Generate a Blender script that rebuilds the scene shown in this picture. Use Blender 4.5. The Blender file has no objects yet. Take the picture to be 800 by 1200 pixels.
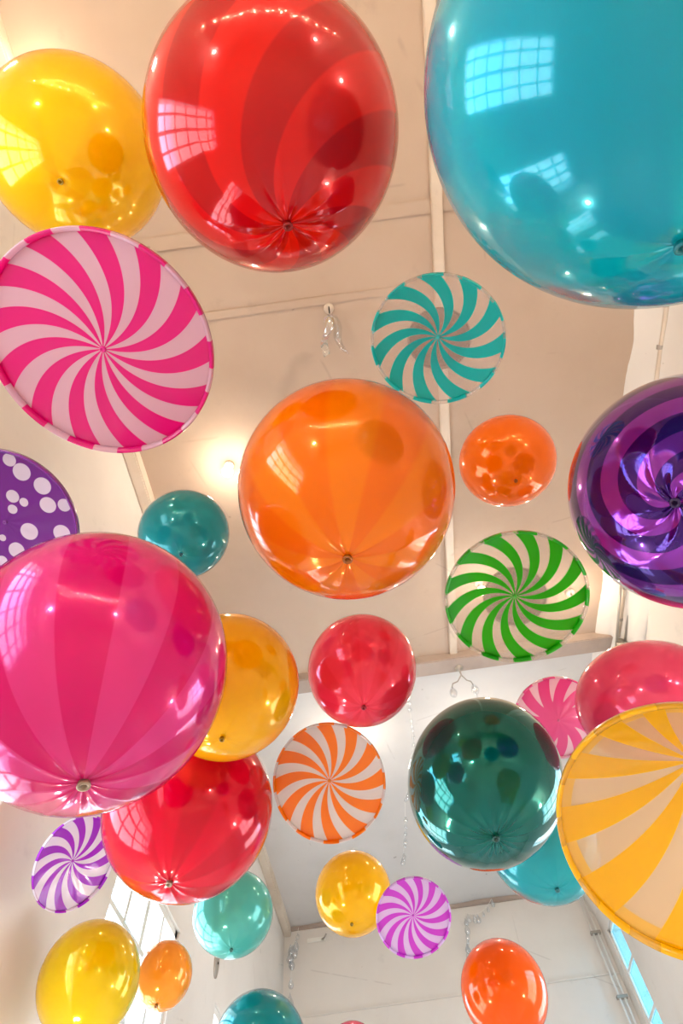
import bpy, bmesh, math, random
from mathutils import Vector, Matrix, noise
random.seed(7)
PI = math.pi
SC = bpy.context.scene
COL = SC.collection
EYE = 1.5                      # camera height above the floor; coordinates below are relative to the lens
def Vz(x, y, z): return Vector((x, y, z + EYE))

# ------------------------------------------------------------------ helpers
def link(name, bm, mats, parent=None, smooth=True):
    me = bpy.data.meshes.new(name)
    bm.to_mesh(me); bm.free()
    for m in (mats if isinstance(mats, (list, tuple)) else [mats]): me.materials.append(m)
    if smooth:
        for p in me.polygons: p.use_smooth = True
    o = bpy.data.objects.new(name, me); COL.objects.link(o)
    if parent: o.parent = parent
    return o
def thing(name, label, cat, loc, group=None, rot=None):
    o = bpy.data.objects.new(name, None); COL.objects.link(o)
    o.empty_display_size = .05
    o.location = loc
    if rot is not None:
        o.rotation_mode = 'QUATERNION'; o.rotation_quaternion = rot.to_quaternion()
    o['label'] = label; o['category'] = cat
    if group: o['group'] = group
    return o
def structure(o): o['kind'] = 'structure'; return o
def box(bm, a, b):
    v = [bm.verts.new((x, y, z)) for x in (a[0], b[0]) for y in (a[1], b[1]) for z in (a[2], b[2])]
    for f in ((0,1,3,2),(4,6,7,5),(0,4,5,1),(2,3,7,6),(0,2,6,4),(1,5,7,3)): bm.faces.new([v[i] for i in f])
def lathe(bm, prof, seg=24, mat=None):
    """prof: list of (r, z); axis z"""
    M = mat or Matrix()
    rings = []
    for r_, z in prof:
        if r_ < 1e-6: rings.append([bm.verts.new(M @ Vector((0, 0, z)))])
        else: rings.append([bm.verts.new(M @ Vector((r_*math.cos(2*PI*i/seg), r_*math.sin(2*PI*i/seg), z))) for i in range(seg)])
    for A, B in zip(rings, rings[1:]):
        for i in range(seg):
            j = (i+1) % seg
            if len(A) == 1 and len(B) == 1: continue
            if len(A) == 1: bm.faces.new((A[0], B[j], B[i]))
            elif len(B) == 1: bm.faces.new((A[i], A[j], B[0]))
            else: bm.faces.new((A[i], A[j], B[j], B[i]))
def tube(bm, pts, rad, seg=10):
    pts = [Vector(p) for p in pts]
    rings = []; up = Vector((0.31, 0.17, 0.93))
    for i, p in enumerate(pts):
        t = (pts[min(i+1, len(pts)-1)] - pts[max(i-1, 0)]).normalized()
        u = t.cross(up)
        if u.length < .05: u = t.cross(Vector((1, 0, 0)))
        u.normalize(); v = t.cross(u)
        rr = rad[i] if isinstance(rad, (list, tuple)) else rad
        rings.append([bm.verts.new(p + rr*(u*math.cos(2*PI*k/seg) + v*math.sin(2*PI*k/seg))) for k in range(seg)])
    for A, B in zip(rings, rings[1:]):
        for k in range(seg): bm.faces.new((A[k], A[(k+1) % seg], B[(k+1) % seg], B[k]))
    bm.faces.new(rings[0][::-1]); bm.faces.new(rings[-1])
def S(h):      # sRGB 0..255 -> linear rgba
    return tuple(((c/255)/12.92 if c/255 <= .04045 else ((c/255+.055)/1.055)**2.4) for c in h) + (1,)

# ------------------------------------------------------------------ node helpers
class NT:
    def __init__(s, name):
        s.m = bpy.data.materials.new(name); s.m.use_nodes = True
        s.t = s.m.node_tree; s.t.nodes.clear()
        s.out = s.n('ShaderNodeOutputMaterial')
    def n(s, typ, **kw):
        o = s.t.nodes.new(typ)
        for k, v in kw.items(): setattr(o, k, v)
        return o
    def l(s, a, b): s.t.links.new(a, b)
    def put(s, sock, v):
        if isinstance(v, bpy.types.NodeSocket): s.l(v, sock)
        else: sock.default_value = v
    def math(s, op, a, b=None, c=None):
        o = s.n('ShaderNodeMath', operation=op)
        s.put(o.inputs[0], a)
        if b is not None: s.put(o.inputs[1], b)
        if c is not None: s.put(o.inputs[2], c)
        return o.outputs[0]
    def smooth(s, v, a, b):
        o = s.n('ShaderNodeMapRange', interpolation_type='SMOOTHSTEP')
        s.put(o.inputs[0], v); o.inputs[1].default_value = a; o.inputs[2].default_value = b
        return o.outputs[0]
    def mix(s, f, a, b):
        o = s.n('ShaderNodeMix', data_type='RGBA')
        s.put(o.inputs[0], f); s.put(o.inputs[6], a); s.put(o.inputs[7], b)
        return o.outputs[2]
    def mixsh(s, f, a, b):
        o = s.n('ShaderNodeMixShader'); s.put(o.inputs[0], f); s.l(a, o.inputs[1]); s.l(b, o.inputs[2]); return o.outputs[0]
    def noise(s, scale, detail=4, vec=None, rough=.55):
        o = s.n('ShaderNodeTexNoise'); o.inputs['Scale'].default_value = scale; o.inputs['Detail'].default_value = detail
        o.inputs['Roughness'].default_value = rough
        if vec is not None: s.l(vec, o.inputs['Vector'])
        return o.outputs['Fac']
    def objco(s): return s.n('ShaderNodeTexCoord').outputs['Object']
    def done(s, sh): s.l(sh, s.out.inputs[0]); return s.m
    def bsdf(s, col, rough=.5, metal=0, coat=0, spec=.5, **kw):
        p = s.n('ShaderNodeBsdfPrincipled')
        s.put(p.inputs['Base Color'], col); s.put(p.inputs['Roughness'], rough); p.inputs['Metallic'].default_value = metal
        p.inputs['Coat Weight'].default_value = coat; p.inputs['Coat Roughness'].default_value = .015; p.inputs['Coat IOR'].default_value = 1.33
        p.inputs['Specular IOR Level'].default_value = spec
        for k, v in kw.items(): s.put(p.inputs[k], v)
        return p
def simple(name, col, rough=.5, metal=0, coat=0, **kw):
    t = NT(name); return t.done(t.bsdf(S(col), rough, metal, coat, **kw).outputs[0])

def plaster(name, a, b, bump=.15, scale=1.0):
    """painted plaster with soft blotches, hairline cracks and chips"""
    t = NT(name)
    v = t.n('ShaderNodeNewGeometry').outputs['Position']
    n1 = t.smooth(t.noise(.55*scale, 5, v), .35, .7)
    col = t.mix(n1, S(a), S(b))
    n2 = t.smooth(t.noise(2.4*scale, 8, v, .65), .60, .72)
    col = t.mix(t.math('MULTIPLY', n2, .35), col, S([c*.86 for c in a]))
    vo = t.n('ShaderNodeTexVoronoi', feature='DISTANCE_TO_EDGE'); vo.inputs['Scale'].default_value = .5
    t.l(v, vo.inputs['Vector'])
    cr = t.math('SUBTRACT', 1.0, t.smooth(vo.outputs['Distance'], .0, .008))
    cr = t.math('MULTIPLY', cr, t.smooth(t.noise(1.7, 3, v), .55, .62))
    ch = t.smooth(t.noise(7.5, 2, v, .4), .77, .80)
    col = t.mix(t.math('MULTIPLY', t.math('MAXIMUM', t.math('MULTIPLY', cr, .4), ch), .5), col, S((120, 105, 92)))
    bp = t.n('ShaderNodeBump'); bp.inputs['Strength'].default_value = bump; bp.inputs['Distance'].default_value = .03
    t.l(t.noise(3.0, 6, v), bp.inputs['Height'])
    p = t.bsdf(col, .7)
    t.l(bp.outputs[0], p.inputs['Normal'])
    return t.done(p.outputs[0])

M = {}
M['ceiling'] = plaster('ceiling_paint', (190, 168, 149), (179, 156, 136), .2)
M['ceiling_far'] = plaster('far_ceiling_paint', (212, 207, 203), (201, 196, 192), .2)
M['wall'] = plaster('wall_paint', (226, 219, 211), (216, 208, 199), .12)
M['trim'] = plaster('trim_paint', (218, 203, 186), (204, 186, 166), .2, 3)
M['white_metal'] = simple('white_painted_metal', (232, 228, 220), .35)
M['grey_metal'] = simple('grey_metal', (168, 160, 150), .35, .5)
M['beam'] = plaster('beam_paint', (176, 158, 146), (160, 143, 132), .3, 3)
M['dark_metal'] = simple('dark_metal', (60, 55, 50), .4, .7)
M['floor'] = None
t = NT('floor_boards'); v = t.objco()
br = t.n('ShaderNodeTexBrick'); br.inputs['Scale'].default_value = 1.0
br.inputs['Color1'].default_value = S((232, 224, 214)); br.inputs['Color2'].default_value = S((224, 214, 202)); br.inputs['Mortar'].default_value = S((110, 90, 70))
br.inputs['Brick Width'].default_value = 2.2; br.inputs['Row Height'].default_value = .16; br.inputs['Mortar Size'].default_value = .004
t.l(v, br.inputs['Vector'])
M['floor'] = t.done(t.bsdf(br.outputs['Color'], .3).outputs[0])
t = NT('window_glass')
tr = t.n('ShaderNodeBsdfTransparent'); tr.inputs[0].default_value = (.95, .98, 1, 1)
gl = t.n('ShaderNodeBsdfGlossy'); gl.inputs['Roughness'].default_value = .02
M['blue_glass'] = None
M['glass'] = t.done(t.mixsh(.07, tr.outputs[0], gl.outputs[0]))
t = NT('blue_window_glass')
tr = t.n('ShaderNodeBsdfTransparent'); tr.inputs[0].default_value = (.36, .58, .66, 1)
gl = t.n('ShaderNodeBsdfGlossy'); gl.inputs['Roughness'].default_value = .05
M['blue_glass'] = t.done(t.mixsh(.12, tr.outputs[0], gl.outputs[0]))
t = NT('clear_crystal')
tr = t.n('ShaderNodeBsdfTransparent'); tr.inputs[0].default_value = (.93, .95, .97, 1)
gl = t.n('ShaderNodeBsdfGlossy'); gl.inputs['Roughness'].default_value = .05
M['crystal'] = t.done(t.mixsh(.34, tr.outputs[0], gl.outputs[0]))
def emit(name, col, st):
    t = NT(name); e = t.n('ShaderNodeEmission'); e.inputs[0].default_value = col; e.inputs[1].default_value = st; return t.done(e.outputs[0])
M['bulb'] = emit('lit_bulb', (1, .78, .5, 1), 60)
M['fairy'] = emit('lit_fairy_bulb', (1, .78, .5, 1), 420)

SKY, LAMP, EXPO = 15.0, 0.48, 0.05
BALLOONS = {
 'yellow1': dict(c=[-1.054, -0.407, 3.337], U=[0.906, -0.347, 0.244], W=[-0.301, -0.931, -0.208], w=[-0.299, -0.115, 0.947], a=[0.43, 0.41, 0.42], q=[-0.281, -0.112, -0.953]),
 'red': dict(c=[-0.056, -0.265, 2.434], U=[0.953, -0.302, -0.011], W=[-0.302, -0.947, -0.11], w=[-0.023, -0.108, 0.994], a=[0.456, 0.444, 0.45], q=[-0.153, -0.519, -0.841]),
 'cyan': dict(c=[0.847, -0.168, 1.57], U=[0.771, 0.525, -0.36], W=[0.426, -0.846, -0.32], w=[0.473, -0.094, 0.876], a=[0.529, 0.473, 0.5], q=[0.435, -0.383, -0.815]),
 'pink': dict(c=[-0.925, 1.28, 1.521], U=[0.029, 0.773, -0.633], W=[0.906, 0.247, 0.343], w=[-0.422, 0.584, 0.694], a=[0.471, 0.449, 0.46], q=[0.682, -0.126, -0.72]),
 'orange': dict(c=[0.033, 1.011, 2.085], U=[-0.164, 0.889, -0.428], W=[0.986, 0.142, -0.084], w=[0.014, 0.436, 0.9], a=[0.454, 0.446, 0.45], q=[0.535, 0.023, -0.845]),
 'orange2': dict(c=[1.029, 1.427, 3.027], U=[0.937, -0.301, -0.177], W=[-0.188, -0.862, 0.47], w=[0.294, 0.407, 0.865], a=[0.284, 0.276, 0.28], q=[0.037, -0.43, -0.902]),
 'purple': dict(c=[1.386, 1.136, 1.889], U=[0.095, 0.821, -0.563], W=[0.841, -0.369, -0.395], w=[0.532, 0.436, 0.725], a=[0.465, 0.456, 0.46], q=[0.053, -0.122, -0.991]),
 'teal2': dict(c=[-1.002, 1.648, 3.092], U=[0.541, -0.657, 0.525], W=[-0.795, -0.603, 0.064], w=[-0.275, 0.452, 0.848], a=[0.282, 0.278, 0.28], q=[-0.412, -0.132, -0.901]),
 'coral': dict(c=[-0.01, 2.361, 2.443], U=[0.652, -0.544, 0.528], W=[-0.758, -0.47, 0.452], w=[-0.003, 0.695, 0.719], a=[0.323, 0.317, 0.32], q=[-0.497, -0.356, -0.791]),
 'yellow2': dict(c=[-0.686, 2.0, 2.093], U=[0.781, 0.559, -0.279], W=[0.581, -0.485, 0.654], w=[-0.231, 0.672, 0.703], a=[0.356, 0.354, 0.355], q=[0.281, -0.587, -0.759]),
 'red2': dict(c=[-1.064, 2.781, 2.008], U=[0.868, 0.463, -0.181], W=[0.399, -0.431, 0.809], w=[-0.296, 0.774, 0.559], a=[0.458, 0.442, 0.45], q=[0.094, -0.733, -0.674]),
 'dkteal': dict(c=[0.567, 2.798, 1.942], U=[0.704, -0.496, 0.509], W=[-0.691, -0.312, 0.652], w=[0.164, 0.81, 0.563], a=[0.44, 0.401, 0.42], q=[-0.414, -0.445, -0.794]),
 'coral2': dict(c=[1.633, 2.726, 2.231], U=[0.903, -0.386, -0.19], W=[-0.089, -0.599, 0.796], w=[0.421, 0.702, 0.575], a=[0.413, 0.35, 0.38], q=[-0.418, -0.902, -0.106]),
 'cyan2': dict(c=[0.997, 3.755, 2.128], U=[-0.118, 0.513, -0.85], W=[0.967, -0.135, -0.215], w=[0.225, 0.848, 0.48], a=[0.362, 0.358, 0.36], q=[0.718, 0.133, -0.683]),
 'yellow3': dict(c=[-0.358, 5.129, 2.686], U=[0.978, -0.04, 0.206], W=[-0.201, -0.465, 0.862], w=[-0.062, 0.884, 0.463], a=[0.328, 0.312, 0.32], q=[-0.242, -0.629, -0.739]),
 'mint': dict(c=[-1.326, 4.861, 2.519], U=[0.949, 0.303, -0.085], W=[0.208, -0.405, 0.89], w=[-0.235, 0.863, 0.447], a=[0.322, 0.299, 0.31], q=[0.107, -0.757, -0.645]),
 'yellow4': dict(c=[-1.751, 3.554, 1.606], U=[0.491, 0.548, -0.677], W=[0.769, 0.093, 0.633], w=[-0.41, 0.831, 0.376], a=[0.277, 0.263, 0.27], q=[0.631, -0.544, -0.553]),
 'orange3': dict(c=[-1.65, 4.425, 1.961], U=[-0.035, -0.416, 0.909], W=[-0.946, -0.28, -0.165], w=[-0.323, 0.865, 0.383], a=[0.193, 0.187, 0.19], q=[-0.759, 0.229, -0.61]),
 'orange4': dict(c=[0.718, 5.348, 1.96], U=[0.935, -0.226, 0.275], W=[-0.333, -0.285, 0.899], w=[0.125, 0.932, 0.341], a=[0.323, 0.317, 0.32], q=[-0.291, -0.657, -0.695]),
 'teal3': dict(c=[-1.108, 5.142, 1.734], U=[0.601, 0.369, -0.71], W=[0.774, -0.046, 0.631], w=[-0.2, 0.928, 0.313], a=[0.35, 0.331, 0.34], q=[0.2, -0.098, -0.975]),
 'pink4': dict(c=[-0.506, 5.831, 1.931], U=[0.993, 0.104, -0.053], W=[0.083, -0.307, 0.948], w=[-0.082, 0.946, 0.313], a=[0.181, 0.141, 0.16], q=[-0.02, -0.73, -0.683]),
}
DISCS = {
 'dpink': dict(c=[-0.814, 0.341, 2.202], n=[-0.043, 0.03, -0.999], x=[0.992, 0.122, -0.039], r=0.42, s=-0.01),
 'dteal': dict(c=[0.564, 0.598, 2.695], n=[-0.307, 0.158, -0.938], x=[0.945, 0.163, -0.282], r=0.32, s=-0.19),
 'dgreen': dict(c=[0.773, 1.72, 2.104], n=[-0.105, -0.221, -0.97], x=[0.985, 0.108, -0.132], r=0.34, s=-0.05),
 'dpurple': dict(c=[-1.557, 1.06, 2.342], n=[-0.059, -0.2, -0.978], x=[0.989, 0.119, -0.085], r=0.35, s=-0.03),
 'dorange': dict(c=[-0.292, 2.893, 2.129], n=[-0.045, -0.623, -0.781], x=[0.989, 0.079, -0.121], r=0.33, s=-0.04),
 'dyellow': dict(c=[1.035, 1.981, 1.073], n=[-0.323, -0.469, -0.822], x=[0.936, -0.03, -0.35], r=0.44, s=-0.4),
 'dpink2': dict(c=[1.318, 3.345, 2.716], n=[-0.057, -0.426, -0.903], x=[0.989, 0.102, -0.111], r=0.3, s=0.17),
 'dviolet': dict(c=[-1.774, 3.043, 1.956], n=[0.805, -0.312, -0.504], x=[0.577, 0.607, 0.546], r=0.24, s=-0.12),
 'dlilac': dict(c=[0.099, 4.123, 1.956], n=[0.074, -0.56, -0.825], x=[0.988, 0.156, -0.018], r=0.25, s=-0.03),
}
# ------------------------------------------------------------------ the room
XL, XR, YB, YE, ZC = -2.15, 3.5, -7.0, 11.6, 5.6     # relative to the lens
LEFT_WIN = [(-1.35, .0), (1.35, 2.7), (4.35, 6.0), (7.5, 9.0)]
RIGHT_WIN = [(3.6, 5.2), (6.4, 8.0)]
Z0, Z1 = .05, 3.0
TALL = (10.6, 11.3, 2.9, 4.75)                       # small window high on the right wall, by the end wall
def wall_holes(name, x, sgn, holes, mat):
    """wall in the plane x, thick on the side sgn, with rectangular openings and their reveals"""
    bm = bmesh.new(); T = .38*sgn
    ys = sorted({YB-.3, YE+.3, *[h[0] for h in holes], *[h[1] for h in holes]})
    zs = sorted({-EYE, ZC+.2, *[h[2] for h in holes], *[h[3] for h in holes]})
    def hole(y, z): return any(h[0] < y < h[1] and h[2] < z < h[3] for h in holes)
    def quad(*p): bm.faces.new([bm.verts.new(Vz(*q)) for q in p])
    for a, b in zip(ys, ys[1:]):
        for c, d in zip(zs, zs[1:]):
            if hole((a+b)/2, (c+d)/2): continue
            for xx in (x, x+T): quad((xx, a, c), (xx, b, c), (xx, b, d), (xx, a, d))
    for y0, y1, z0, z1 in holes:
        quad((x, y0, z0), (x+T, y0, z0), (x+T, y0, z1), (x, y0, z1)); quad((x, y1, z0), (x+T, y1, z0), (x+T, y1, z1), (x, y1, z1))
        quad((x, y0, z0), (x+T, y0, z0), (x+T, y1, z0), (x, y1, z0)); quad((x, y0, z1), (x+T, y0, z1), (x+T, y1, z1), (x, y1, z1))
    bmesh.ops.remove_doubles(bm, verts=bm.verts, dist=1e-4)
    return structure(link(name, bm, mat, smooth=False))
HL = [(a, b, Z0, Z1) for a, b in LEFT_WIN]
HR = [(a, b, Z0, Z1) for a, b in RIGHT_WIN] + [TALL]
wall_holes('wall_left', XL, -1, HL, M['wall'])
wall_holes('wall_right', XR, 1, HR, M['wall'])
def slab(name, a, b, mat, bev=0, kids=None):
    bm = bmesh.new(); box(bm, Vz(*a), Vz(*b))
    if bev: bmesh.ops.bevel(bm, geom=bm.edges[:], offset=bev, segments=2, affect='EDGES')
    return structure(link(name, bm, mat, smooth=False))
slab('wall_end', (XL, YE, -EYE), (XR, YE+.3, ZC), M['wall'])
slab('wall_back', (XL, YB-.3, -EYE), (XR, YB, ZC), M['wall'])
slab('floor', (XL-.4, YB-.3, -EYE-.2), (XR+.4, YE+.3, -EYE), M['floor'])
def sheet(name, x0, x1, y0, y1, z, mat, amp):         # slightly uneven plaster ceiling, with thickness above
    bm = bmesh.new(); nx, ny = 56, max(8, int((y1-y0)*9))
    g = [[bm.verts.new(Vz(x0+(x1-x0)*i/nx, y0+(y1-y0)*j/ny, z + amp*noise.noise(Vector((i*.16, j*.16+z, y0))) + amp*.5*noise.noise(Vector((i*.5, j*.5, 3+y0))))) for i in range(nx+1)] for j in range(ny+1)]
    for j in range(ny):
        for i in range(nx): bm.faces.new((g[j][i], g[j+1][i], g[j+1][i+1], g[j][i+1]))
    r = bmesh.ops.extrude_face_region(bm, geom=bm.faces[:])
    for e in r['geom']:
        if isinstance(e, bmesh.types.BMVert): e.co.z = EYE + z + .25
    bmesh.ops.recalc_face_normals(bm, faces=bm.faces)
    return structure(link(name, bm, mat))
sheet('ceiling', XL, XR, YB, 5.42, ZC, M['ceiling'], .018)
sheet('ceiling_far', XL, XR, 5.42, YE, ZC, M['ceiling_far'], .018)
slab('trim_1', (XL, 5.33, ZC-.13), (XR, 5.58, ZC+.03), M['beam'], .012)            # cross beam
slab('trim_2', (1.17, YB, ZC-.045), (1.27, 5.34, ZC+.03), M['trim'], .008)          # batten along the ceiling
slab('trim_3', (XL, YB, ZC-.14), (XL+.13, YE, ZC+.03), M['trim'], .015)             # left edge batten
slab('trim_4', (XL+.1, .66, ZC-.016), (1.18, .74, ZC+.03), M['ceiling'], .006)      # plaster joint bands
slab('trim_5', (XL+.1, -.02, ZC-.014), (XR, .10, ZC+.03), M['ceiling'], .006)
slab('trim_6', (XL+.1, YE-.06, ZC-.06), (XR, YE, ZC+.03), M['beam'], .012)           # picture rail by the end wall
slab('trim_7', (XL, YE-.03, 4.25), (XR, YE, 4.28), M['wall'], .006)
# rumpled plaster cove along the right edge of the ceiling
bm = bmesh.new(); ny = 150
prof = [(-.36, .02), (-.33, -.03), (-.22, -.10), (-.12, -.2), (-.05, -.34), (-.01, -.5), (.02, -.52)]
rows = []
for j in range(ny+1):
    y = YB + (YE-YB)*j/ny
    rows.append([bm.verts.new(Vz(XR+px+.05*noise.noise(Vector((k*.7, y*1.6, 2)))*(0 < k < 6), y, ZC+pz+.05*noise.noise(Vector((k*.8, y*1.9, 9)))*(0 < k < 6))) for k, (px, pz) in enumerate(prof)])
for A, B in zip(rows, rows[1:]):
    for k in range(len(prof)-1): bm.faces.new((A[k], A[k+1], B[k+1], B[k]))
structure(link('trim_8', bm, M['wall']))
slab('baseboard_left', (XL, YB, -EYE), (XL+.02, YE, -EYE+.16), M['white_metal'])
slab('baseboard_right', (XR-.02, YB, -EYE), (XR, YE, -EYE+.16), M['white_metal'])

# windows: frame, glazing bars, glass
def window(idx, x, sgn, y0, y1, z0, z1, ny, nz, glass='glass'):
    bm = bmesh.new(); xa, xb = x+sgn*.03, x+sgn*.09; f = .06
    for a, b in (((xa, y0, z0), (xb, y0+f, z1)), ((xa, y1-f, z0), (xb, y1, z1)), ((xa, y0, z0), (xb, y1, z0+f)), ((xa, y0, z1-f), (xb, y1, z1))):
        box(bm, Vz(*a), Vz(*b))
    for i in range(1, ny):
        y = y0+(y1-y0)*i/ny; w = .035 if (ny == 2 or i*2 == ny) else .024
        box(bm, Vz(xa+sgn*.008, y-w, z0+f), Vz(xb-sgn*.008, y+w, z1-f))
    for i in range(1, nz):
        z = z0+(z1-z0)*i/nz; box(bm, Vz(xa+sgn*.012, y0+f, z-.022), Vz(xb-sgn*.012, y1-f, z+.022))
    fr = structure(link('window_%d' % idx, bm, M['white_metal'], smooth=False))
    bm = bmesh.new(); box(bm, Vz(x+sgn*.057, y0+.04, z0+.04), Vz(x+sgn*.063, y1-.04, z1-.04))
    link('glass', bm, M[glass], fr, smooth=False)
    L = bpy.data.lights.new('window_daylight', 'AREA'); L.shape = 'RECTANGLE'; L.size = z1-z0; L.size_y = y1-y0
    L.cycles.is_portal = True
    o = bpy.data.objects.new('window_daylight', L); COL.objects.link(o)
    o.location = Vz(x+sgn*.36, (y0+y1)/2, (z0+z1)/2)
    o.rotation_euler = (0, sgn*PI/2, 0)
k = 0
for a, b in LEFT_WIN: k += 1; window(k, XL, -1, a, b, Z0, Z1, 4, 6)
for a, b in RIGHT_WIN: k += 1; window(k, XR, 1, a, b, Z0, Z1, 4, 6)
window(k+1, XR, 1, *TALL, 1, 3, 'blue_glass')
# window boards
# ------------------------------------------------------------------ sky
W = bpy.data.worlds.new('sky'); SC.world = W; W.use_nodes = True
nt = W.node_tree; bg = nt.nodes['Background']
tc = nt.nodes.new('ShaderNodeTexCoord'); sp = nt.nodes.new('ShaderNodeSeparateXYZ'); rp = nt.nodes.new('ShaderNodeValToRGB')
nt.links.new(tc.outputs['Generated'], sp.inputs[0]); nt.links.new(sp.outputs[2], rp.inputs[0])
rp.color_ramp.elements[0].color = (.62, .63, .64, 1); rp.color_ramp.elements[0].position = .0
rp.color_ramp.elements[1].color = (.44, .70, 1, 1); rp.color_ramp.elements[1].position = .12
nt.links.new(rp.outputs[0], bg.inputs[0]); bg.inputs[1].default_value = SKY

# ------------------------------------------------------------------ lamps
WARM = (1, .89, .76)
def point(loc, w, rad=.06, col=WARM):
    L = bpy.data.lights.new('lamp_light', 'POINT'); L.energy = w; L.color = col; L.shadow_soft_size = rad
    o = bpy.data.objects.new('lamp_light', L); COL.objects.link(o); o.location = Vz(*loc); return o
def ceiling_lamp(x, y, label, w):
    """small round ceiling lamp: canopy, short stem, socket cup and bare lit bulb"""
    t = thing('ceiling_lamp', label, 'lamp', Vz(x, y, ZC), 'bare bulb ceiling lamps')
    bm = bmesh.new(); lathe(bm, [(0, .03), (.055, .03), (.055, -.02), (.045, -.035), (.012, -.04), (0, -.04)]); link('canopy', bm, M['white_metal'], t)
    bm = bmesh.new(); lathe(bm, [(0, -.03), (.010, -.03), (.010, -.07), (.024, -.075), (.026, -.11), (0, -.11)], 16); so = link('socket', bm, M['grey_metal'], t)
    bm = bmesh.new(); lathe(bm, [(0, -.105), (.018, -.108), (.044, -.13), (.058, -.165), (.050, -.2), (.026, -.222), (0, -.228)], 20); link('bulb', bm, M['bulb'], so)
    point((x, y, ZC-.31), w, .05)
def wall_lamp(x, y, z, sgn, label, w):
    t = thing('wall_lamp', label, 'lamp', Vz(x, y, z), 'bare bulb wall lamps')
    R = Matrix.Rotation(sgn*PI/2, 4, 'Y')
    bm = bmesh.new(); lathe(bm, [(0, -.01), (.06, -.01), (.06, .02), (.04, .035), (0, .035)], 24, R); link('wall_plate', bm, M['white_metal'], t)
    bm = bmesh.new(); tube(bm, [(0, 0, 0), (sgn*.10, 0, .0), (sgn*.16, 0, -.03), (sgn*.18, 0, -.08)], .010); link('arm', bm, M['grey_metal'], t)
    bm = bmesh.new(); lathe(bm, [(0, -.075), (.02, -.075), (.024, -.11), (0, -.11)], 16, Matrix.Translation((sgn*.18, 0, 0))); so = link('socket', bm, M['grey_metal'], t)
    bm = bmesh.new(); lathe(bm, [(0, -.105), (.016, -.11), (.036, -.14), (.042, -.17), (.034, -.2), (.014, -.214), (0, -.216)], 20, Matrix.Translation((sgn*.18, 0, 0))); link('bulb', bm, M['bulb'], so)
    point((x+sgn*.30, y, z-.17), w, .07)
ceiling_lamp(-1.13, 2.23, 'small lit bulb lamp on the ceiling left of the big orange balloon', 32*LAMP)
ceiling_lamp(1.57, 4.25, 'small lit bulb lamp on the ceiling hidden behind the green swirl disc', 18*LAMP)
ceiling_lamp(2.75, 4.6, 'small lit bulb lamp on the ceiling close to the right conduit behind the purple balloon', 18*LAMP)
ceiling_lamp(-1.85, -1.2, 'small lit bulb lamp on the ceiling by the upper left yellow balloon', 6*LAMP)
wall_lamp(XL, -1.75, 4.3, 1, 'lit bulb wall lamp high on the left wall behind the viewer', 60*LAMP)
wall_lamp(XL, -3.4, 1.2, 1, 'added fill lamp with lit bulb on the left wall near the back wall', 190*LAMP)  # unseen, added as general warm fill for the hall
wall_lamp(XR, -1.9, 1.2, -1, 'added fill lamp with lit bulb on the right wall behind the viewer', 130*LAMP)  # added behind the viewer to light the balloons from below
wall_lamp(XR, -4.8, 1.2, -1, 'added fill lamp with lit bulb on the right wall near the back wall', 190*LAMP)  # another unseen fill lamp, added at the back right
ceiling_lamp(1.5, 6.9, 'small lit bulb lamp on the far ceiling hidden behind the dark teal balloon', 34*LAMP)
ceiling_lamp(-.35, 6.6, 'small lit bulb lamp on the far ceiling hidden behind the orange swirl disc', 26*LAMP)
wall_lamp(XR, 3.1, .2, -1, 'added fill lamp with lit bulb low on the right wall between the windows', 150*LAMP)  # added below the view to brighten the right-hand balloons
wall_lamp(XL, 3.5, .3, 1, 'added fill lamp with lit bulb low on the left wall between the windows', 110*LAMP)  # added out of view to lift the coral and crimson balloons
# fairy lights across the back of the hall
def string_lights(label, pts, n):
    p0 = Vz(*pts[0]); t = thing('string_lights', label, 'string lights', p0, 'string lights across the back')
    path = []
    for a, b in zip(pts, pts[1:]):
        for i in range(16):
            u = i/16; path.append(Vz(*[a[k]+(b[k]-a[k])*u for k in range(3)]) - Vector((0, 0, .35*4*u*(1-u))) - p0)
    path.append(Vz(*pts[-1]) - p0)
    bm = bmesh.new(); tube(bm, path, .004, 6); link('wire', bm, M['dark_metal'], t)
    bm = bmesh.new(); lathe(bm, [(0, 0), (.012, -.004), (.025, -.026), (.023, -.042), (.010, -.056), (0, -.058)], 12)
    first = None
    for i in range(n):
        u = (i+.5)/n*(len(path)-1); q = path[int(u)].lerp(path[min(int(u)+1, len(path)-1)], u-int(u))
        if first is None: first = link('bulb', bm, M['fairy'], t); b = first
        else: b = first.copy(); COL.objects.link(b); b.parent = t
        b.location = q
string_lights('string of small warm bulbs swagged high across the back wall', [(XL+.02, -6.6, 2.6), (-.3, -6.9, 2.3), (1.6, -6.9, 2.4), (XR-.02, -6.6, 2.6)], 15)
string_lights('string of small warm bulbs swagged across the hall behind the viewer', [(XL+.02, -3.9, 2.9), (.6, -3.9, 2.1), (XR-.02, -3.9, 2.9)], 12)

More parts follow.
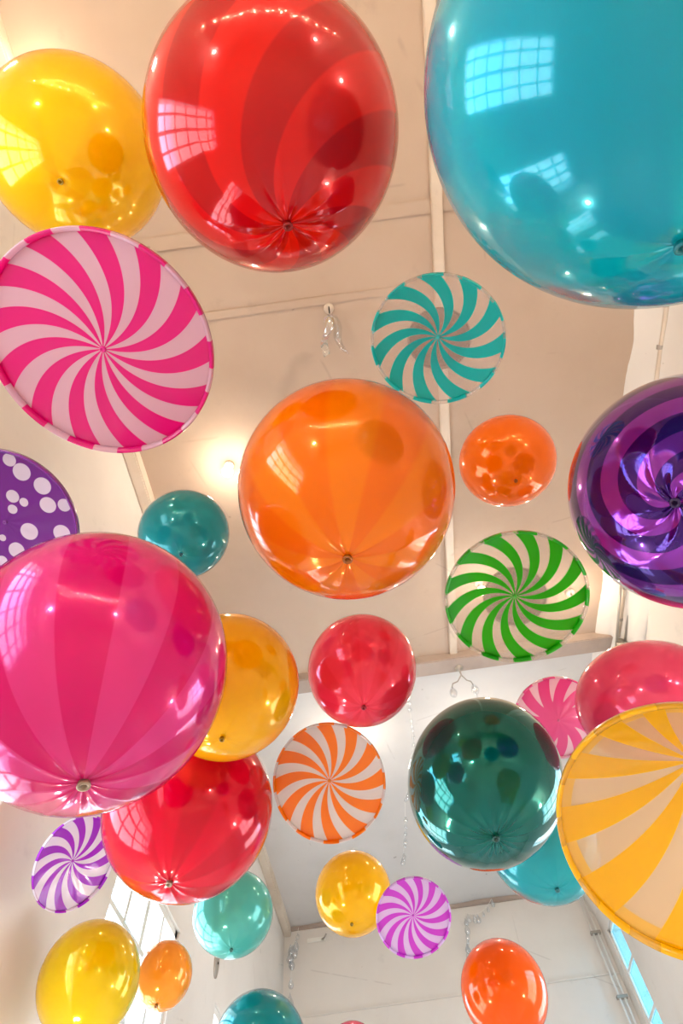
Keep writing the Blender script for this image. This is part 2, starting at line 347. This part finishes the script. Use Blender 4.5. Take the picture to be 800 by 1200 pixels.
# ------------------------------------------------------------------ small fittings in view
# conduit under the cove, with clamps, and the pair of rods at the beam
t = thing('conduit', 'cream painted conduit along the right edge of the ceiling behind the purple balloon', 'pipe', Vz(3.36, .2, 5.42))
bm = bmesh.new(); tube(bm, [(0, -3, 0), (0, 0, 0), (.01, 2, -.01), (0, 5.1, 0)], .022, 14); link('pipe', bm, M['trim'], t)
for y in (-.2, .55, .95, 1.35, 1.75, 4.3, 4.8):
    bm = bmesh.new(); lathe(bm, [(.023, -.02), (.03, -.02), (.03, .02), (.023, .02)], 16, Matrix.Translation((0, y, 0)) @ Matrix.Rotation(PI/2, 4, 'X'))
    box(bm, (-.012, y-.012, .024), (.012, y+.012, .14)); link('clamp', bm, M['grey_metal'], t, smooth=False)
for dx in (-.07, .06):
    bm = bmesh.new(); tube(bm, [(dx, 4.2, -.02), (dx, 4.7, -.06), (dx*.8, 5.2, -.09)], .016, 12); link('rod', bm, M['grey_metal'], t)
bm = bmesh.new(); lathe(bm, [(0, -.10), (.07, -.10), (.05, .02), (.03, .08), (0, .08)], 20, Matrix.Translation((0, 5.2, -.1)) @ Matrix.Rotation(-PI/2, 4, 'X')); link('end_cup', bm, M['grey_metal'], t)

# hook with clear ribbon on the ceiling
def drop_bead(bm, p, r):
    lathe(bm, [(0, r*1.7), (r*.25, r*1.1), (r*.8, r*.3), (r, -.2*r), (r*.75, -r*.8), (0, -r*1.15)], 8, Matrix.Translation(p))
t = thing('ceiling_hook', 'small ceiling hook with clear plastic ribbon above the big orange balloon', 'hook', Vz(.15, .78, ZC))
bm = bmesh.new(); lathe(bm, [(0, .02), (.05, .02), (.05, -.015), (.03, -.03), (0, -.03)], 20); link('plate', bm, M['trim'], t)
bm = bmesh.new(); tube(bm, [(0, 0, -.02), (0, 0, -.07)] + [(0, .03*math.sin(a), -.10+.03*math.cos(a)) for a in [i*.45 for i in range(11)]], .006, 8); link('hook', bm, M['dark_metal'], t)
for s in (-1, 1):
    bm = bmesh.new(); vs = []
    for i in range(15):
        u = i/14
        p = Vector((s*(.02+.07*u)+.02*math.sin(u*7), .05+.34*u, -.12-.08*u+.02*math.cos(u*9)))
        vs.append([bm.verts.new(p+Vector((s*w*.045*(1-.3*u), .012*w, .02*w*math.sin(u*5)))) for w in (-1, 0, 1)])
    for A, B in zip(vs, vs[1:]):
        for i in (0, 1): bm.faces.new((A[i], A[i+1], B[i+1], B[i]))
    r = bmesh.ops.solidify(bm, geom=bm.faces[:], thickness=.002); link('ribbon', bm, M['crystal'], t)

# two-arm glass pendant on the beam
t = thing('glass_pendant', 'little two-arm fitting with clear glass bulbs hanging from the beam below the green swirl disc', 'light fitting', Vz(1.26, 5.5, ZC-.13)); t.scale = (1.5, 1.5, 1.5)
bm = bmesh.new(); lathe(bm, [(0, .01), (.035, .01), (.035, -.012), (.01, -.02), (.006, -.10), (0, -.10)], 16); link('stem', bm, M['grey_metal'], t)
for s in (-1, 1):
    bm = bmesh.new(); tube(bm, [(0, 0, -.09), (s*.04, .04, -.12), (s*.08, .08, -.10), (s*.095, .10, -.13)], .006, 8); ar = link('arm', bm, M['grey_metal'], t)
    bm = bmesh.new(); lathe(bm, [(0, -.12), (.014, -.13), (.03, -.165), (.034, -.19), (.022, -.22), (0, -.23)], 16, Matrix.Translation((s*.095, .10, 0))); link('glass_bulb', bm, M['crystal'], ar)
bm = bmesh.new(); tube(bm, [(.095, .10, -.23), (.10, .2, -.36), (.12, .32, -.5)], .004, 6)
for u in (.2, .45, .7, .95): drop_bead(bm, (.097+.02*u, .12+.2*u, -.25-.25*u), .012)
link('bead_chain', bm, M['crystal'], t)

# garlands of clear drops
def garland(label, pts, n, r):
    p0 = Vz(*pts[0]); t = thing('crystal_garland', label, 'garland', p0, 'clear crystal garlands')
    path = [Vz(*p)-p0 for p in pts]
    fine = []
    for a, b in zip(path, path[1:]):
        for i in range(10): fine.append(a.lerp(b, i/10) - Vector((0, 0, .12*4*(i/10)*(1-i/10)*(abs(a.z-b.z) < .6))))
    fine.append(path[-1])
    bm = bmesh.new(); tube(bm, fine, .003, 6); link('cord', bm, M['white_metal'], t)
    b0 = None
    for i in range(n):
        q = fine[min(len(fine)-1, int((i+.5)/n*len(fine)))]
        if b0 is None:
            bm = bmesh.new(); drop_bead(bm, (0, 0, -1.6*r), r); b0 = link('crystal_drop', bm, M['crystal'], t); b = b0
        else: b = b0.copy(); COL.objects.link(b); b.parent = t
        b.location = q; sc = random.uniform(.6, 1.2); b.scale = (sc, sc, sc*random.uniform(1, 1.5))
garland('clear crystal garland along the ceiling between the orange swirl disc and the dark teal balloon', [(.55, 5.9, 5.56), (.57, 6.9, 5.56), (.36, 8.2, 5.56), (.2, 9.8, 5.56)], 26, .035)
garland('clear crystal garland high on the end wall right of the lilac swirl disc', [(1.75, 11.45, 5.55), (1.2, 11.45, 5.4), (1.1, 11.45, 4.9), (1.0, 11.45, 4.4)], 18, .045)
garland('clear crystal cluster in the left corner of the end wall beside the mint balloon', [(-1.85, 11.4, 5.5), (-2.0, 11.35, 5.25), (-1.95, 11.35, 5.05), (-2.02, 11.35, 4.0)], 14, .06)
# plates on the walls
t = thing('wall_bracket', 'small white bracket high on the end wall left of the little yellow balloon', 'bracket', Vz(-1.55, YE, 5.35))
bm = bmesh.new(); box(bm, (-.17, -.02, -.03), (.17, .0, .04)); bmesh.ops.bevel(bm, geom=bm.edges[:], offset=.006, segments=2, affect='EDGES'); link('back_plate', bm, M['white_metal'], t, smooth=False)
bm = bmesh.new(); tube(bm, [(.1, -.01, 0), (.16, -.10, -.02), (.2, -.12, .03)], .014, 8); link('arm', bm, M['grey_metal'], t)
t = thing('wall_plaque', 'small grey oval plate on the left wall below the mint balloon', 'plate', Vz(XL, 7.35, 3.3))
bm = bmesh.new(); lathe(bm, [(0, -.01), (.09, -.01), (.09, .012), (.075, .02), (0, .022)], 28, Matrix.Scale(1.6, 4, (0, 0, 1)) @ Matrix.Rotation(PI/2, 4, 'Y')); link('plate', bm, M['grey_metal'], t)
bm = bmesh.new(); lathe(bm, [(0, .015), (.014, .015), (.012, .03), (0, .032)], 14, Matrix.Rotation(PI/2, 4, 'Y')); link('screw', bm, M['dark_metal'], t)
# conduit in the far right corner
t = thing('corner_pipe', 'thin grey double pipe running down the far right corner of the hall', 'pipe', Vz(3.3, 11.44, -EYE))
for dx in (0, .08):
    bm = bmesh.new(); tube(bm, [(dx, 0, 0), (dx, 0, 3.5), (dx, 0, ZC+EYE-.08)], .016, 12); link('pipe', bm, M['white_metal'], t)
for z in (2.2, 4.2, 5.4, 6.3):
    bm = bmesh.new(); box(bm, (-.04, -.03, z-.02), (.13, .05, z+.02)); link('clamp', bm, M['grey_metal'], t, smooth=False)

# ------------------------------------------------------------------ balloons
def balloon_mat(name, A, B=None, n=0, tw=0, bands=0, metal=.2, trans=.28, edge=.12, rough=.14, creases=0, duty=0.):
    """glossy foil / latex skin: colour A, optional gores or swirl of colour B about the valve axis (z)"""
    t = NT(name); co = t.objco()
    sp = t.n('ShaderNodeSeparateXYZ'); nn = t.n('ShaderNodeVectorMath', operation='NORMALIZE'); t.l(co, nn.inputs[0]); t.l(nn.outputs[0], sp.inputs[0])
    phi = t.math('ARCTAN2', sp.outputs[1], sp.outputs[0]); th = t.math('ARCCOSINE', sp.outputs[2])
    col = S(A)
    if n:
        ph = t.math('MULTIPLY', t.math('ADD', phi, t.math('MULTIPLY', th, tw)), float(n))
        f = t.smooth(t.math('SINE', ph), duty-edge, duty+edge)
        col = t.mix(f, S(A), S(B))
    p = t.bsdf(col, rough, metal, .8, .2)
    tl = t.n('ShaderNodeBsdfTranslucent'); t.put(tl.inputs[0], col)
    gl = p.outputs[0]
    if trans:
        ad = t.mixsh(trans, gl, tl.outputs[0])
        # keep the clear gloss over the translucent share
        g2 = t.n('ShaderNodeBsdfGlossy'); g2.inputs['Roughness'].default_value = .02
        fr = t.n('ShaderNodeFresnel'); fr.inputs[0].default_value = 1.3
        gl = t.mixsh(t.math('MULTIPLY', fr.outputs[0], trans), ad, g2.outputs[0])
    return t.done(gl)
def make_balloon(key, name, label, mat, valve_mat, pleats=14, depth=.012, seg=128, rings=72, valve=.013, dimple=.02, twist=0.):
    b = BALLOONS[key]
    U, Wv, w = Vector(b['U']), Vector(b['W']), Vector(b['w']); a = b['a']; q = Vector(b['q'])
    F = Matrix((U, Wv, w)).transposed()                                   # principal frame
    A3 = F @ Matrix.Diagonal(Vector(a)) @ F.transposed()                  # symmetric stretch in world space
    R = (a[0]*a[1]*a[2])**(1/3)
    pole = (F @ q).normalized()                                           # valve direction on the unit sphere
    xax = Vector((1, .05, 0)); xax = (xax - pole*xax.dot(pole)).normalized(); yax = pole.cross(xax)
    L = Matrix((xax, yax, pole)).transposed()                             # local -> world
    Al = L.transposed() @ A3 @ L
    ctr = Vz(*b['c'])
    t = thing(name, label, 'balloon', ctr, 'round balloons hanging under the ceiling', L)
    bm = bmesh.new()
    rng = []
    for i in range(rings+1):
        th = PI*i/rings; th = th - .35*math.sin(2*th)/2 if th < PI/2 else th
        if i == 0 or i == rings:
            rr = 1-dimple if i == 0 else 1
            rng.append([bm.verts.new(Al @ Vector((0, 0, rr*math.cos(th))))]); continue
        row = []
        for k in range(seg):
            ph = 2*PI*k/seg
            fall = math.exp(-(th/.42)**1.3)
            jit = .5+.5*math.sin(3*ph+1.3*len(label))*.6
            rr = 1 - depth*jit*abs(math.sin(pleats*ph/2+twist*th))**.6*fall*min(1, th/.1) - dimple*math.exp(-(th/.09)**2)
            row.append(bm.verts.new(Al @ Vector((rr*math.sin(th)*math.cos(ph), rr*math.sin(th)*math.sin(ph), rr*math.cos(th)))))
        rng.append(row)
    for Aq, Bq in zip(rng, rng[1:]):
        for k in range(seg):
            j = (k+1) % seg
            if len(Aq) == 1: bm.faces.new((Aq[0], Bq[k], Bq[j]))
            elif len(Bq) == 1: bm.faces.new((Aq[k], Bq[0], Aq[j]))
            else: bm.faces.new((Aq[k], Bq[k], Bq[j], Aq[j]))
    link('skin', bm, mat, t)
    zt = (Al @ Vector((0, 0, 1-dimple))).z; off = Al @ Vector((0, 0, 1-dimple))
    bm = bmesh.new(); v = valve
    lathe(bm, [(v*1.15, -.014), (v*1.1, .004), (v*1.3, .010), (v*1.25, .015), (v*.9, .016), (v*.55, .012), (v*.4, .002), (0, .001)], 20, Matrix.Translation(off))
    link('valve', bm, valve_mat, t)
    return t
VM = simple('valve_grey', (150, 130, 110), .35, .5)
VD = simple('valve_dark', (70, 50, 45), .5)
def dk(c, f=.55): return tuple(x*f for x in c)
SPEC = [
 # key, name, label, colour A, colour B, n, tw, kwargs for material, kwargs for mesh
 ('cyan', 'balloon', 'huge glossy cyan balloon filling the upper right corner', (0,178,190), (0,158,180), 3, .3, dict(edge=.6, trans=.25), dict(depth=.004)),
 ('red', 'striped_balloon', 'huge red balloon with swirling darker red stripes at the top', (232,18,14), (196,4,12), 6, 1.0, dict(trans=.3), dict(pleats=16, depth=.02)),
 ('yellow1', 'balloon', 'large golden yellow balloon in the upper left corner beside the red striped balloon', (255,208,0), (252,198,0), 4, 0, dict(edge=.5), dict(depth=.0, valve=.010)),
 ('pink', 'striped_balloon', 'huge magenta pink balloon with light and dark panels at the left edge', (222,8,116), (232,56,142), 8, 0.05, dict(trans=.3, edge=.06), dict(pleats=16, depth=.02, valve=.015)),
 ('orange', 'balloon', 'large glossy orange balloon in the middle with faint panels', (255,136,0), (252,122,0), 7, .1, dict(edge=.3), dict(pleats=14, depth=.018, valve=.014)),
 ('orange2', 'balloon', 'small orange balloon between the big orange one and the purple one', (255,120,0), None, 0, 0, {}, dict(depth=.004, valve=.008)),
 ('purple', 'striped_balloon', 'metallic purple balloon with spiral bands at the right edge', (56,8,104), (132,44,160), 4, 4.5, dict(metal=.65, trans=0, edge=.08, rough=.1), dict(pleats=10, depth=.06, dimple=.05, twist=7.)),
 ('teal2', 'balloon', 'small teal balloon just above the huge pink balloon', (20,150,158), None, 0, 0, {}, dict(depth=.006, valve=.008)),
 ('coral', 'balloon', 'coral red balloon right above the orange swirl disc', (252,60,90), (246,52,80), 8, 0, dict(edge=.3), dict(pleats=14, depth=.016, valve=.010)),
 ('yellow2', 'balloon', 'amber yellow balloon half hidden behind the huge pink balloon', (252,188,0), None, 0, 0, {}, dict(depth=.006, valve=.009)),
 ('red2', 'balloon', 'crimson red balloon below the huge pink balloon', (232,0,50), (214,0,44), 7, .05, dict(edge=.4), dict(pleats=12, depth=.02, valve=.013)),
 ('dkteal', 'balloon', 'dark green teal balloon with a creased tip left of the yellow swirl disc', (0,102,94), None, 0, 0, dict(trans=.12, metal=.65, rough=.08), dict(pleats=18, depth=.04, dimple=.03)),
 ('coral2', 'balloon', 'rosy pink balloon behind the top of the yellow swirl disc', (255,92,138), (250,78,128), 5, 0, dict(edge=.5), dict(depth=.006)),
 ('cyan2', 'balloon', 'turquoise balloon peeking out under the dark teal balloon', (32,172,182), None, 0, 0, {}, dict(pleats=12, depth=.02, valve=.011)),
 ('yellow3', 'balloon', 'small yellow balloon left of the lilac swirl disc', (252,194,0), None, 0, 0, {}, dict(depth=.008, valve=.010)),
 ('mint', 'balloon', 'mint green balloon low on the left under the crimson balloon', (92,190,176), None, 0, 0, {}, dict(pleats=12, depth=.02, valve=.011)),
 ('yellow4', 'balloon', 'lemon yellow balloon in the lower left corner', (240,206,0), None, 0, 0, {}, dict(pleats=12, depth=.014)),
 ('orange3', 'balloon', 'small pale orange balloon beside the lemon yellow one', (250,164,50), None, 0, 0, {}, dict(pleats=12, depth=.02, valve=.009)),
 ('orange4', 'balloon', 'vivid orange red balloon at the bottom right of centre', (251,98,0), None, 0, 0, {}, dict(depth=.012)),
 ('teal3', 'balloon', 'deep teal balloon cut off by the bottom edge left of centre', (0,140,146), None, 0, 0, dict(trans=.2, rough=.06), dict(depth=.008)),
 ('pink4', 'balloon', 'tiny tip of a pink balloon at the bottom edge', (232,60,100), None, 0, 0, {}, dict(depth=.0, seg=64, rings=36)),
]
for key, nm, lab, A, B, n, tw, mk, gk in SPEC:
    mat = balloon_mat('skin_'+key, A, B, n, tw, **mk)
    vm = VM if key in ('pink', 'red2') else simple('valve_'+key, dk(A, .6), .3)
    make_balloon(key, nm, lab, mat, vm, **gk)

# ------------------------------------------------------------------ swirl discs
def disc_mat(name, C, P, n, tw, pw=1.3, ph0=0., duty=0., clear=.0, R=.4, off=(0, 0), shift=0., colclear=.0, dots=None, wide=0., ctrans=.4, band=0.):
    """stripes of colour C and of pale film P spiralling round the hub; clear = how see-through the pale film is"""
    t = NT(name); co = t.objco()
    sp = t.n('ShaderNodeSeparateXYZ'); t.l(co, sp.inputs[0])
    x = t.math('SUBTRACT', sp.outputs[0], off[0]*R); y = t.math('SUBTRACT', sp.outputs[1], off[1]*R)
    if dots is None:
        phi = t.math('ARCTAN2', y, x)
        r = t.math('DIVIDE', t.math('SQRT', t.math('ADD', t.math('MULTIPLY', x, x), t.math('MULTIPLY', y, y))), R)
        sw = t.math('MULTIPLY', t.math('POWER', r, pw), -tw)
        ph = t.math('MULTIPLY', t.math('ADD', t.math('ADD', phi, sw), -ph0+shift), float(n))
        s = t.math('COSINE', ph)
        thr = duty
        if wide: s = t.math('ADD', s, t.math('MULTIPLY', t.math('SUBTRACT', 1.0, r), wide))
        f = t.smooth(s, duty-.05, duty+.05)                                # 1 = colour
        if band:                                                           # tinted hem along the edge of the film
            r0 = t.math('DIVIDE', t.math('SQRT', t.math('ADD', t.math('POWER', sp.outputs[0], 2.0), t.math('POWER', sp.outputs[1], 2.0))), R)
            f = t.math('MAXIMUM', f, t.math('MULTIPLY', t.smooth(r0, band-.006, band+.006), .6))
    else:
        f = None
        for (dx, dy, rr) in dots:
            rr *= .74
            e = t.math('SQRT', t.math('ADD', t.math('POWER', t.math('SUBTRACT', x, dx*R), 2.0), t.math('POWER', t.math('SUBTRACT', y, dy*R), 2.0)))
            wob = e
            g = t.smooth(t.math('DIVIDE', wob, rr*R), .97, 1.03)
            f = g if f is None else t.math('MINIMUM', f, g)
    col = t.mix(f, S(P), S(C))
    p = t.bsdf(col, .35, 0, .25, .3)
    tl = t.n('ShaderNodeBsdfTranslucent'); t.put(tl.inputs[0], col)
    sh = t.mixsh(ctrans, p.outputs[0], tl.outputs[0])
    if clear or colclear:
        tr = t.n('ShaderNodeBsdfTransparent'); t.put(tr.inputs[0], t.mix(f, (.96, .96, .96, 1), S([min(255, c*1.1+20) for c in C])))
        fac = t.math('ADD', clear, t.math('MULTIPLY', f, colclear-clear))
        sh = t.mixsh(fac, sh, tr.outputs[0])
    g2 = t.n('ShaderNodeBsdfGlossy'); g2.inputs['Roughness'].default_value = .12
    fr = t.n('ShaderNodeLayerWeight'); fr.inputs[0].default_value = .5
    return t.done(t.mixsh(t.math('ADD', .03, t.math('MULTIPLY', t.math('POWER', fr.outputs['Facing'], 4.0), .45)), sh, g2.outputs[0]))
def make_disc(key, label, C, P, n, tw, ph0, nm='swirl_disc', apex=(0, 0), inner=None, rimP=None, **kw):
    d = DISCS[key]; R = d['r']; nv = Vector(d['n']).normalized(); xv = Vector(d['x']); xv = (xv - nv*xv.dot(nv)).normalized(); yv = nv.cross(xv)
    L = Matrix((xv, yv, nv)).transposed()
    t = thing(nm, label, 'disc decoration', Vz(*d['c']), 'hanging candy discs', L)
    dm = d['s']*R; off = apex
    mf = disc_mat('disc_'+key, C, P, n, tw, ph0=ph0, R=R, off=off, **kw)
    bm = bmesh.new(); seg, nr = 128, 26; th = .004
    def surf(dz):
        rows = []
        for i in range(nr+1):
            u = i/nr
            h = dm*(1-u**1.6) + dz
            if i == 0: rows.append([bm.verts.new((off[0]*R, off[1]*R, h-.01))]); continue
            rows.append([bm.verts.new((off[0]*R*(1-u)+.985*R*u*math.cos(2*PI*k/seg), off[1]*R*(1-u)+.985*R*u*math.sin(2*PI*k/seg), h-.01+.004*math.cos(n*2*PI*k/seg)*u*(1-u))) for k in range(seg)])
        return rows
    def skin(rows, fl):
        for Aq, Bq in zip(rows, rows[1:]):
            for k in range(seg):
                j = (k+1) % seg
                f = (Aq[0], Bq[k], Bq[j]) if len(Aq) == 1 else (Aq[k], Bq[k], Bq[j], Aq[j])
                bm.faces.new(f if fl else f[::-1])
    top = surf(0); bot = surf(-th); skin(top, True); skin(bot, False)
    for k in range(seg): bm.faces.new((top[-1][k], bot[-1][k], bot[-1][(k+1) % seg], top[-1][(k+1) % seg]))
    link('face', bm, mf, t)
    # rim hoop: same stripes, stepped sideways as on the folded edge
    kr = dict(kw); kr.pop('dots', None); kr.pop('band', None)
    mr = disc_mat('rim_'+key, C, rimP or P, n, 0, ph0=ph0+tw, R=R, shift=PI/n*.35, **kr) if 'dots' not in kw else simple('rim_'+key, dk(C, .9), .25, 0, .5)
    bm = bmesh.new(); h = .016*R/.4; e = .035*R
    lathe(bm, [(R*.958, -h*.4), (R*.962, h*.55), (R*.985, h), (R*.995, h), (R, h*.6), (R, -h*.8), (R*.992, -h), (R*.966, -h), (R*.958, -h*.4)], 128)
    link('rim', bm, mr, t)
    bm = bmesh.new()
    hz = dm-.01; c = Matrix.Translation((off[0]*R, off[1]*R, hz))
    hr = .03*R
    lathe(bm, [(hr, -.004), (hr, .004), (hr*.8, .009), (hr*.45, .010), (hr*.3, .006), (0, .005)], 20, c)
    link('hub', bm, simple('hub_'+key, [min(255, c_*.8+30) for c_ in C], .35), t)
    if inner:
        bm = bmesh.new(); ri = inner*R
        lathe(bm, [(ri*.96, -.05), (ri, -.05), (ri, -.03), (ri*.96, -.03), (ri*.96, -.05)], 64, Matrix.Translation((.02*R, -.04*R, dm*.6)))
        lathe(bm, [(0, -.052), (ri*.97, -.052), (ri*.97, -.049), (0, -.049)], 64, Matrix.Translation((.02*R, -.04*R, dm*.6)))
        link('backing_disc', bm, FILM, t)
    return t
t = NT('grey_film'); tr = t.n('ShaderNodeBsdfTransparent'); tr.inputs[0].default_value = (.93, .93, .93, 1)
df = t.n('ShaderNodeBsdfTranslucent'); df.inputs[0].default_value = S((150, 144, 138))
FILM = t.done(t.mixsh(.6, tr.outputs[0], df.outputs[0]))
DOTS = [(0.212, 0.844, 0.115), (0.343, 0.686, 0.157), (0.584, 0.501, 0.155), (0.16, 0.356, 0.117), (0.295, 0.275, 0.08), (0.126, 0.178, 0.086), (0.614, 0.242, 0.147), (0.834, 0.243, 0.117), (0.299, -0.131, 0.159), (0.742, -0.146, 0.155), (0.085, -0.396, 0.145), (-0.079, -0.224, 0.063), (-0.139, -0.554, 0.1),
        (.45, -.55, .14), (.15, -.8, .13), (-.45, .55, .15), (-.6, .1, .13), (-.5, -.35, .14), (-.2, .8, .12), (-.3, .2, .1), (-.8, -.3, .12)]
D = math.radians
make_disc('dpink', 'large hot pink and pale pink swirl disc at the upper left', (234,0,138), (230,188,204), 13, .62, D(113)-.62, duty=-.05, clear=.1, colclear=.04)
make_disc('dteal', 'teal striped clear swirl disc above the big orange balloon', (0,214,210), (234,224,212), 11, .8, D(105)-.8, duty=-.12, clear=.72, colclear=.04, inner=.48)
make_disc('dgreen', 'green striped clear swirl disc right of the big orange balloon', (30,190,10), (228,216,198), 13, .8, D(91)-.8, duty=-.1, clear=.68, colclear=.04, inner=.45)
make_disc('dpurple', 'purple disc with white polka dots cut by the left edge', (122,28,152), (226,214,230), 12, 0, 0, nm='polka_dot_disc', dots=DOTS)
make_disc('dorange', 'orange and white swirl disc below the coral red balloon', (255,146,0), (238,232,228), 12, .5, D(98)-.5, duty=-.12, clear=.1)
make_disc('dyellow', 'large yellow and beige swirl disc at the lower right edge', (255,204,0), (240,206,158), 12, -.25, D(14), duty=-.1, apex=(.09, .38), clear=.35, band=.88, rimP=(245,190,40))
make_disc('dpink2', 'pink swirl disc peeking out behind the rosy pink balloon', (240,86,156), (248,208,220), 11, -.4, 0, wide=1.8, duty=0., clear=.1)
make_disc('dviolet', 'violet and white swirl disc beside the crimson balloon', (176,20,214), (240,236,246), 11, .7, D(96)-.7, clear=.05)
make_disc('dlilac', 'small lilac and orchid swirl disc overlapping the little yellow balloon', (212,70,214), (230,200,240), 13, .6, D(87)-.6, clear=.25, colclear=.15)

# ------------------------------------------------------------------ camera and view
cam = bpy.data.cameras.new('camera'); co = bpy.data.objects.new('camera', cam); COL.objects.link(co); SC.camera = co
cam.sensor_fit = 'VERTICAL'; cam.sensor_height = 36; cam.lens = 650/1200*36; cam.clip_start = .01
Rm = Matrix(((0.9902265051058377, 0.13946852184589262, 0.0), (0.12306410558512196, -0.873755149654366, -0.470539227237231), (-0.0656254104932852, 0.46594041450232493, -0.8823790770587148)))
co.matrix_world = Matrix.Translation(Vz(0, 0, 0)) @ Rm.to_4x4()
vs = SC.view_settings; SC.display_settings.display_device = 'sRGB'
vs.view_transform = 'Standard'; vs.look = 'None'; vs.gamma = 1; vs.use_curve_mapping = False; vs.exposure = EXPO
SC.cycles.use_denoising = True; SC.cycles.max_bounces = 10; SC.cycles.transparent_max_bounces = 16; SC.cycles.sample_clamp_indirect = 6
SC.cycles.caustics_reflective = False; SC.cycles.caustics_refractive = False
